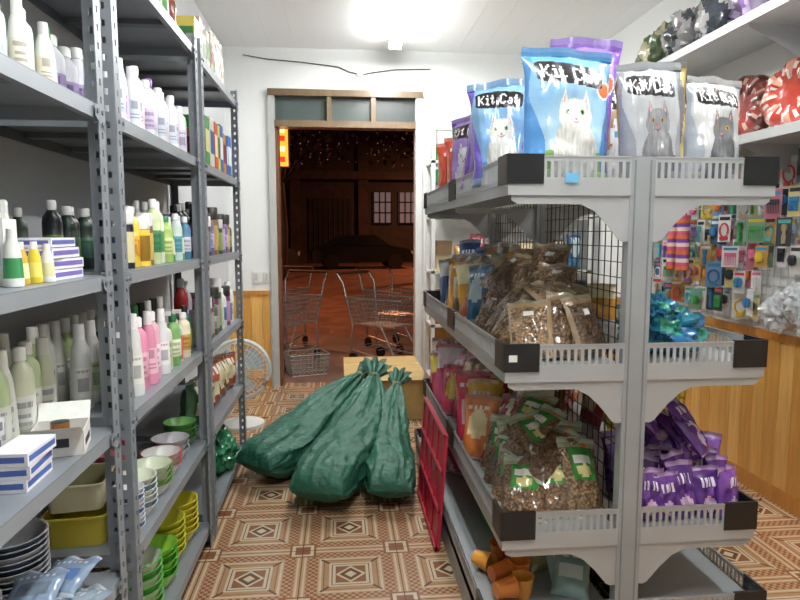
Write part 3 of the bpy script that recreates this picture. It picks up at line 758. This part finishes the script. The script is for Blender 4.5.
def wbasket(name,x,y,z,a,b_,h,col,n=9,m=6,rz=0):
    mb=MB(); M=T(x,y,z,rz)
    for k in range(m+1):
        t=k/m; s=1+.15*t; A,B=a/2*s,b_/2*s; zz=h*t+.004
        for (p,q) in (((-A,-B),(A,-B)),((A,-B),(A,B)),((A,B),(-A,B)),((-A,B),(-A,-B))):
            r=.005 if k in(0,m) else .003
            tube(mb,[M@Vector((*p,zz)),M@Vector((*q,zz))],r,col,PL,5)
    for i in range(n+1):
        t=i/n*2-1
        for sg in (-1,1):
            tube(mb,[M@Vector((t*a/2,sg*b_/2,.004)),M@Vector((t*a/2*1.15,sg*b_/2*1.15,h+.004))],.003,col,PL,5)
            tube(mb,[M@Vector((sg*a/2,t*b_/2,.004)),M@Vector((sg*a/2*1.15,t*b_/2*1.15,h+.004))],.003,col,PL,5)
        tube(mb,[M@Vector((t*a/2,-b_/2,.004)),M@Vector((t*a/2,b_/2,.004))],.003,col,PL,5)
    return mb.build(name)
wbasket('green_plastic_basket',.70,2.48,.143,.2,.26,.12,C('4a9a3a'))
pile('lower_deck_food_bags',(.55,.75),(2.78,3.5),.145,8,(.16,.2),rd)
mb=MB(); rc=C('b82a44')
M=T(.410,2.50,.012,0,0,math.radians(4))
mb.box(-.010,.0,0,.62,.0,.50,rc,PL,M)
for z in (.0,.16,.33,.49): mb.box(-.022,-.010,0,.62,z,z+.014,C('a82038'),PL,M)
for i in range(5): mb.box(-.018,-.010,i*.152,i*.152+.012,0,.50,C('a82038'),PL,M)
mb.build('red_plastic_crate_panel')
def purp():
    a=C(random.choice(['6a3a92','7a48a0','5a2c80'])); ph=U(0,6)
    def p(u,v,s):
        if v>.93 or v<.05: return C('b898c8')
        if (u-.5)**2/.05+(v-.28)**2/.02<1: return C('c8b8d8') if math.sin(u*30+v*20+ph)>-.2 else C('e0a0b8')
        if .6<v<.78 and .2<u<.8 and math.sin(u*45+ph)>.1: return C('e6e0ea')
        return a
    return p
mb=MB()
for r in range(4):
    for i in range(5): pouch(mb,.99+i*.068+U(-.01,.01),1.86+r*.07,.424,.10,U(.16,.2)+.02*r,.045,U(-.5,.5),U(-.3,0),purp(),U(-.15,.15),n=18,wr=.3)
for i in range(8): pouch(mb,U(1.0,1.24),U(1.90,2.05),.56+.015*i,.10,.17,.04,U(-1.2,1.2),U(-1.2,-.6),purp(),n=18,wr=.3)
mb.build('purple_treat_packs')
wbasket('yellow_plastic_basket',1.19,2.32,.424,.17,.26,.40,C('d8c030'),9,9)
tealc=lambda u,v: C('2f8aa8') if noise.noise(Vector((u*6,v*5,1)))>0 else (C('2a6a98') if noise.noise(Vector((u*9,v*7,4)))>0 else C('4aa890'))
mb=MB(); blob(mb,(1.08,2.0,1.03),(.125,.13,.09),tealc,FI,5,.35,44,.954,0,.18); blob(mb,(1.03,1.93,1.11),(.05,.06,.05),tealc,FI,8,.4,28,.954,0,.3); mb.build('teal_plastic_bag')
mb=MB(); blob(mb,(1.2,2.35,1.02),(.08,.12,.06),C('4a9a58'),FI,9,.4,22,.954,0,.2); mb.build('green_toy_bag')
pile('right_side_snack_bags',(1.02,1.22),(2.65,3.5),.957,8,(.14,.2),mid)
pile('right_side_food_bags',(1.02,1.22),(2.8,3.5),.424,7,(.2,.3),rd)
# ---------------- right wall ----------------
mb=MB()
mb.box(XR-.006,XR-.001,1.2,4.4,.88,1.75,C('e0e4e4'),PL)
for i in range(64): mb.box(XR-.014,XR-.011,1.2+i*.05,1.203+i*.05,.88,1.75,C('c4c8c8'),ME)
for i in range(18): mb.box(XR-.011,XR-.008,1.2,4.4,.89+i*.05,.893+i*.05,C('c4c8c8'),ME)
mb.box(XR-.016,XR-.001,1.19,1.2,.88,1.76,W,ME); mb.box(XR-.016,XR-.001,4.4,4.41,.88,1.76,W,ME)
mb.build('wire_grid_display_panel')
toyc=['3f8ac0','d84a50','e8c83a','4aa860','e87aa0','30343a','8a5ab0','e8883a','60b8b8','e6e6e6','30343a','b0a080']
mb=MB()
for r,z in enumerate((1.64,1.51,1.38,1.25,1.12,.99)):
    for i in range(39):
        y=1.35+i*.077+U(-.02,.02)
        if r>=4 and (2.36<y<2.9): continue
        zz=z+U(-.02,.02); x=XR-U(.03,.05)-.045*((r+i)%3); w_=U(.05,.085); h=U(.10,.16)
        cc_=C(random.choice(['e8e8e8','a8c0d8','d8cc90','4a7aa0','c87888','80a888','f0f0f0','b0b8c0','d8d8d4','40484e','c8a060','7a9ac0']))
        M=T(x,y,zz,U(-.2,1.0),0)
        mb.box(-.0015,.0015,-w_/2,w_/2,-h/2,h/2,cc_,PL,M)
        c=C(random.choice(toyc)); k=random.randrange(4)
        if k==0: lathe(mb,M@T(-.014,0,-h*.4),[(0,0,c),(.009,.0,c),(.011,.03,c),(.007,h*.4,c),(.014,h*.5,c),(.012,h*.65,c),(0,h*.68,c)],10)
        elif k==1: lathe(mb,M@T(-.018,0,-.03),[(0,0,c),(.016,.006,c),(.024,.03,c),(.018,.05,c),(0,.055,c)],12,.7,1)
        elif k==2:
            mb.box(-.012,-.002,-w_*.35,w_*.35,0,.02,c,PL,M)
            for q in range(8): mb.box(-.01,-.004,-w_*.35+q*w_*.095,-w_*.35+q*w_*.095+.003,-.045,0,c,PL,M)
        else:
            tube(mb,[M@Vector((-.008,math.cos(t)*w_*.33,math.sin(t)*h*.25-.01)) for t in [2*math.pi*j/14 for j in range(14)]],.005,c,PL,6,True)
            mb.box(-.012,-.002,-.02,.02,-h*.42,-h*.3,c,PL,M)
        mb.box(-.003,.0,-w_*.4,w_*.4,h*.3,h*.42,C(random.choice(toyc)),PL,M)
        tube(mb,[(XR-.015,y,zz+h/2+.004),(x-.02,y,zz+h/2+.0),(x-.025,y,zz+h/2+.012)],.002,C('c0c4c4'),ME,5)
mb.build('hanging_pet_toy_packs')
mb=MB()
for k,y in enumerate((3.36,3.46)):
    cs=[C('d8703a'),C('c8587a'),C('e0d0c0'),C('7a4aa0')]
    pr=[(0,0,cs[0])]
    for i in range(14): pr.append((.035,i*.022+.001,cs[i%4])); pr.append((.035,i*.022+.022,cs[i%4]))
    pr.append((0,.31,cs[0])); lathe(mb,T(1.93,y,1.15),pr,14)
    tube(mb,[(1.93,y,1.46),(1.93,y,1.49),(XR-.015,y,1.50)],.003,W,ME)
mb.build('striped_cat_scratcher_toys')
mb=MB(); 
for (y,z,s) in ((2.75,.98,1),(2.62,1.04,3),(2.5,.96,5)): blob(mb,(2.08,y,z),(.075,.085,.09),C('d0d6da'),FI,s,.3,30,.87,0,.15)
tube(mb,[(2.08,2.62,1.11),(2.12,2.62,1.16),(XR-.015,2.62,1.165)],.003,W,ME)
mb.build('clear_bags_of_toys')
for zi,z in enumerate((1.80,2.34)):
    mb=MB(); mb.box(1.85,XR-.001,.6,4.0,z-.025,z,C('d0d4d4'),ME); mb.box(1.845,1.85,.6,4.0,z-.035,z+.008,C('c0c4c6'),ME)
    for y in (.8,1.8,2.8,3.8):
        vs=[(XR-.001,y,z-.025),(1.88,y,z-.025),(1.88,y,z-.04),(XR-.001,y,z-.2)]; vs+=[(a,b_+.004,c) for a,b_,c in vs]
        mb.add(vs,[(0,1,2,3),(7,6,5,4),(0,4,5,1),(1,5,6,2),(2,6,7,3),(3,7,4,0)],C('c0c4c6'),ME)
    mb.build('wall_shelf')
def petbed(x,y,z,r,c1,c2,c3,seed):
    mb=MB(); n=48;m=20;vs=[];fs=[];cs=[];tr=r*.38
    M=T(x,y,z+r*1.01+.004,math.radians(-75),math.radians(90)-.18)
    for i in range(n):
        a=2*math.pi*i/n
        for j in range(m):
            b_=2*math.pi*j/m; k=1+.10*math.sin(a*8)+.12*noise.noise(Vector((math.cos(a)*3,math.sin(a)*3+b_,seed)))
            rr=min(r,(r-tr)+tr*k*math.cos(b_)); vs.append((rr*math.cos(a),rr*math.sin(a),tr*.9*k*math.sin(b_)))
    for i in range(n):
        for j in range(m):
            fs.append((i*m+j,((i+1)%n)*m+j,((i+1)%n)*m+(j+1)%m,i*m+(j+1)%m))
            q=math.sin(i*1.57)*math.sin(j*1.4); cs.append(c2 if q>.55 else (c3 if i%6<2 else c1))
    mb.add(vs,fs,cs,FI,True,M)
    lathe(mb,M,[(0,.05,c2),(r*.5,.045,c1),(r*.6,.0,c1),(r*.5,-.045,c1),(0,-.05,c2)],24,mat=FI)
    mb.build('round_pet_bed')
petbed(2.01,2.98,1.80,.165,C('8a3a34'),C('b89888'),C('5a2824'),1)
petbed(2.01,2.64,1.80,.16,C('a83a2c'),C('d8d0c4'),C('c89080'),2)
petbed(2.01,2.30,1.80,.16,C('b83038'),C('ece4d8'),C('702028'),3)
petbed(2.01,3.34,1.80,.16,C('5a4a48'),C('b8a890'),C('302828'),4)
petbed(2.01,3.70,1.80,.16,C('9a6a4a'),C('d8c890'),C('703028'),5)
mb=MB()
def cush(c,c2):
    return lambda u,v: C(c2) if math.sin(u*31+2*math.sin(v*9))>.25 else C(c)
for i,(y,c,c2) in enumerate(((3.80,'5a704a','b8b090'),(3.50,'a0a0a0','404850'),(3.20,'404850','b8b8b8'),(2.90,'b8a8c8','7a6098'),(2.60,'c8c8cc','707090'),(2.30,'903a40','e8e0d8'),(2.0,'d8d0c0','804030'))):
    blob(mb,(2.01,y,2.342+.13),(.145,.148,.15),cush(c,c2),FI,i*2.3,.25,26,2.342,0,.12)
mb.build('wrapped_pet_cushions')
RX0,RX1=.765,2.1
mb=MB(); wv=C('dfe2e0')
for x in (RX0,RX1):
    for y in (5.1,5.42): mb.box(x-.015,x+.015,y-.015,y+.015,0,2.3,wv,ME)
for z in (.15,.6,1.05,1.5,1.95): mb.box(RX0-.015,RX1+.015,5.085,5.435,z-.02,z,wv,ME)
mb.build('display_rack')
for z in (.15,.6,1.05,1.5,1.95):
    mb=MB()
    for i in range(8): 
        c=random.choice(cc+rd+mid); pouch(mb,1.02+i*.14,5.2,z+.001,.13,U(.2,.32),.09,U(-.2,.2),0,plainpaint(C(c[0]),C(c[1]),random.choice([1,2,3])),n=12)
    mb.build('assorted_food_pouches')
mb=MB()
for z,cs in ((1.5,('3aa04a','e0e0e0','3a9a58')),(1.95,('48a858','d8e0d8')),(1.05,('c8b890','806a50')),(.6,('b04040','d0c8b8')),(.15,('5a5a60','a09080'))):
    for k,c in enumerate(cs): rbox(mb,T(.86,5.22,z+.001+k*.13),.13,.2,.12,C(c),C('2a7038'))
mb.build('stacked_plastic_tubs')
mb=MB()
mb.box(-.76,-.68,YF-.012,YF-.001,.93,1.03,W,PL); mb.box(-.75,-.72,YF-.016,YF-.012,.95,1.01,C('c8c8c4'),PL)
mb.box(-.665,-.62,YF-.012,YF-.001,.93,1.03,W,PL); mb.box(-.655,-.63,YF-.016,YF-.012,.95,1.01,C('c8c8c4'),PL); mb.build('wall_switches')
mb=MB(); tube(mb,[(-.80,YF-.01,2.86),(-.6,YF-.01,2.83),(-.3,YF-.012,2.81),(0,YF-.012,2.78),(.1,YF-.012,2.74),(.2,YF-.012,2.72),(.3,YF-.012,2.74),(.5,YF-.012,2.77),(.8,YF-.01,2.78)],.0045,C('3a3c3c'),PL); mb.box(.16,.21,YF-.025,YF-.001,2.71,2.74,W,PL)
mb.build('wall_power_cable')
# ---------------- outside ----------------
mb=MB(); mb.box(-25,25,YF+.1,60,-.25,-.10,C('6c4c3c'),BG); mb.build('street_ground')
mb=MB(); mb.box(-6,6,YF+.1,8.4,-.1,-.01,C('6a5448'),BG); mb.build('sidewalk')
def cart(x,y,rz):
    mb=MB(); M=T(x,y,-.01,rz); c=C('a09e9a')
    def P(*p): return M@Vector(p)
    def rect(z,y0,y1,w0,w1): return [P(-w0,y0,z),P(w0,y0,z),P(w1,y1,z),P(-w1,y1,z)]
    for k in range(7):
        t=k/6; z0=.42+.28*t
        tube(mb,rect(z0,-.22-.12*t,.30+.08*t,.17+.05*t,.19+.07*t),.004 if 0<k<6 else .008,c,CR,5,True)
    for i in range(13):
        t=i/12*2-1
        tube(mb,[P(t*.22,-.34,.70),P(t*.17,-.22,.42),P(t*.19,.30,.42),P(t*.26,.38,.70)],.003,c,CR,4)
    for i in range(14):
        t=i/13
        for s in (-1,1): tube(mb,[P(s*(.17+.02*t),-.22+.52*t,.42),P(s*(.22+.04*t),-.34+.72*t,.70)],.003,c,CR,4)
    for s in (-1,1):
        tube(mb,[P(s*.22,-.3,.08),P(s*.2,.35,.14),P(s*.2,.33,.42),P(s*.25,.42,.85),P(s*.25,.5,.95)],.012,c,CR,8)
        tube(mb,[P(s*.2,-.25,.12),P(s*.18,-.05,.42)],.01,c,CR,6)
        for yy in (-.3,.3):
            w_=M@T(s*.22,yy,.06)@Matrix.Rotation(math.pi/2,4,'Y')
            lathe(mb,w_,[(0,-.012,blk),(.058,-.012,blk),(.06,0,blk),(.058,.012,blk),(0,.012,blk)],16)
    for i in range(6): tube(mb,[P(-.2,-.25+i*.11,.18),P(.2,-.25+i*.11,.18)],.004,c,CR,4)
    tube(mb,[P(-.25,.5,.95),P(.25,.5,.95)],.016,C('503028'),PL,8)
    mb.build('shopping_cart')
cart(.50,6.45,.8); cart(.68,7.35,.6); cart(-.60,6.60,-.5); cart(-.76,7.5,-.4)
wbasket('wire_basket',-.34,6.1,-.01,.34,.26,.2,C('8c8a86'),9,5,.3)
mb=MB()
M=T(-.66,6.25,2.0,0)
mb.box(-.03,.18,-.03,.03,.0,.42,C('402018'),PL,M)
mb.box(-.02,.17,-.034,-.03,.01,.41,C('f0a030'),EW,M)
for z,c in ((.05,'d03018'),(.15,'f8e0a0'),(.25,'d03018'),(.33,'f8e0a0')): mb.box(.01,.14,-.037,-.034,z,z+.05,C(c),EW,M)
mb.box(.05,.08,-.6,.03,.42,.44,C('303030'),ME,M)
mb.build('illuminated_hanging_sign')
mb=MB(); fb=C('33241f')
mb.box(-16,16,32,33,-.1,9,fb,BG)
for x in (-9,-5.5,-2.2,1.2,4.6,8): mb.box(x-.25,x+.25,31.7,32,-.1,9,C('3c2c25'),BG)
mb.box(-16,16,31.6,32,4.1,4.5,C('40302a'),BG)
for x in (-7.2,-3.8,-.5,6.3):
    mb.box(x-1.1,x+1.1,31.95,32,-.1,3.2,C('140e0d'),BG)
    for k in range(9): mb.box(x-1.05+k*.25,x-1.0+k*.25,31.9,31.95,-.1,3.2,C('2a1e1a'),BG)
mb.build('building_facade')
mb=MB()
for xx in (1.7,3.0):
    mb.box(xx,xx+.95,31.9,31.99,1.9,3.5,C('8a8890'),ED)
    for k in range(4): mb.box(xx+k*.3,xx+.06+k*.3,31.85,31.9,1.9,3.5,C('20160f'),PL)
    for k in range(4): mb.box(xx,xx+.95,31.85,31.9,1.9+k*.53,1.96+k*.53,C('20160f'),PL)
mb.build('window_2')
def car(x,y,rz,col):
    mb=MB(); M=T(x,y,-.1,rz)
    pr=[(-2.1,.3),(-2.15,.7),(-2.0,.9),(-1.5,.98),(-.9,1.42),(.5,1.45),(1.15,1.0),(1.95,.85),(2.12,.6),(2.1,.3)]
    n=len(pr); wz=[.82,.86,.84,.82,.66,.66,.82,.84,.86,.82]
    vs=[(p[0],-wz[i],p[1]) for i,p in enumerate(pr)]+[(p[0],wz[i],p[1]) for i,p in enumerate(pr)]
    fs=[tuple(range(n)),tuple(range(2*n-1,n-1,-1))]+[(i,n+i,n+(i+1)%n,(i+1)%n) for i in range(n)]
    mb.add(vs,fs,col,PL,False,M)
    for s in (-1,1):
        mb.add([(-1.35,s*.84,1.0),(-.85,s*.69,1.36),(.42,s*.69,1.38),(1.0,s*.84,1.0)],[(0,1,2,3)],C('0c0e10'),FI,False,M)
        for xx in (-1.35,1.35):
            lathe(mb,M@T(xx,s*.8,.32)@Matrix.Rotation(math.pi/2,4,'X'),[(0,-.1,C('707070')),(.18,-.1,C('707070')),(.2,-.11,blk),(.32,-.1,blk),(.32,.1,blk),(0,.1,blk)],20)
    for yy in (-.6,.6): mb.box(2.08,2.14,yy-.15,yy+.15,.6,.75,C('c0c0b0'),PL,M)
    mb.build('parked_car')
car(.9,27,.1,C('08090b')); car(-3.8,26,.05,C('160c0c')); car(5.8,27.5,0,C('101214'))
mb=MB(); tk=C('2a201a')
for tx in (-1.8,3.4):
    tube(mb,[(tx,20,-.1),(tx+.05,20,1.5),(tx-.05,20,3),(tx+.2,20.2,4.6)],.14,tk,BG,10)
    for a in range(6): tube(mb,[(tx,20,2.9),(tx+math.cos(a)*.9,20+math.sin(a)*.9,3.9),(tx+math.cos(a)*1.7,20+math.sin(a)*1.6,4.6)],.05,tk,BG,6)
vs=[];fs=[]
for i in range(2600):
    tx=random.choice((-1.8,3.4)); a=U(0,6.28); r=2.6*math.sqrt(R_()); z=U(3.7,7)
    p=Vector((tx+math.cos(a)*r,20+math.sin(a)*r*.8,z)); s=.13
    d=Vector((U(-1,1),U(-1,1),U(-1,1))).normalized()*s; e2=Vector((U(-1,1),U(-1,1),U(-1,1))).normalized()*s*.6
    o=len(vs); vs+=[p-d,p+e2,p+d,p-e2]; fs.append((o,o+1,o+2,o+3))
mb.add(vs,fs,C('0a0d08'),MA); mb.build('street_trees')
mb=MB()
for i in range(30):
    x=-3+i*.25; tube(mb,[(x,17.0,5.0+U(-.1,.1)),(x,17.0,U(3.2,3.9))],.005,C('201010'),PL,4)
    for k in range(7):
        if R_()<.25: continue
        z=3.3+k*.25+U(-.1,.1); M=T(x+U(-.06,.06),16.98,z); q=U(.012,.022)
        c=C(random.choice(['a86a70','b08090','904048','c0a0a0','7a5a70']))
        mb.add([(q,0,0),(-q,0,0),(0,q,0),(0,-q,0),(0,0,q),(0,0,-q)],[(0,2,4),(2,1,4),(1,3,4),(3,0,4),(2,0,5),(1,2,5),(3,1,5),(0,3,5)],c,ED,False,M)
tube(mb,[(-3.6,17.0,5.1),(0,17.0,4.95),(4.6,17.0,5.1)],.01,C('201010'),PL,4)
for x in (-3.6,4.6): tube(mb,[(x,17.0,-.1),(x,17.0,5.2)],.05,C('201010'),PL,8)
mb.build('string_lights')
def streetlamp(x,y,dx,p):
    mb=MB(); c=C('505050'); tube(mb,[(x,y,-.1),(x,y,5.5),(x+dx*.3,y,6.1),(x+dx*1.5,y,6.3)],.06,c,ME,8); mb.box(x+dx*1.5-.3,x+dx*1.5+.3,y-.12,y+.12,6.2,6.32,c,ME)
    mb.build('street_lamp')
    l=bpy.data.lights.new('sodium','AREA'); l.energy=p; l.size=.5; l.color=(1,.38,.17); o=bpy.data.objects.new('street_lamp_emitter',l); o.location=(x+dx*1.5,y,6.18); bpy.context.collection.objects.link(o)
streetlamp(-5,12.5,1,620); streetlamp(8,24,-1,900)
w_=bpy.data.worlds.new('night'); bpy.context.scene.world=w_; w_.use_nodes=True
w_.node_tree.nodes['Background'].inputs[0].default_value=(.008,.005,.005,1); w_.node_tree.nodes['Background'].inputs[1].default_value=1
cd=bpy.data.cameras.new('cam'); cam=bpy.data.objects.new('camera',cd); bpy.context.collection.objects.link(cam)
cd.sensor_width=36; cd.lens=36*622/800; cd.clip_end=200; cd.clip_start=.02
cam.location=(0,0,1.35); cam.rotation_euler=(math.radians(84),0,math.radians(-5.5))
bpy.context.scene.camera=cam
try:
    bpy.context.scene.view_settings.view_transform='Standard'
    bpy.context.scene.view_settings.exposure=0.12
except Exception: pass
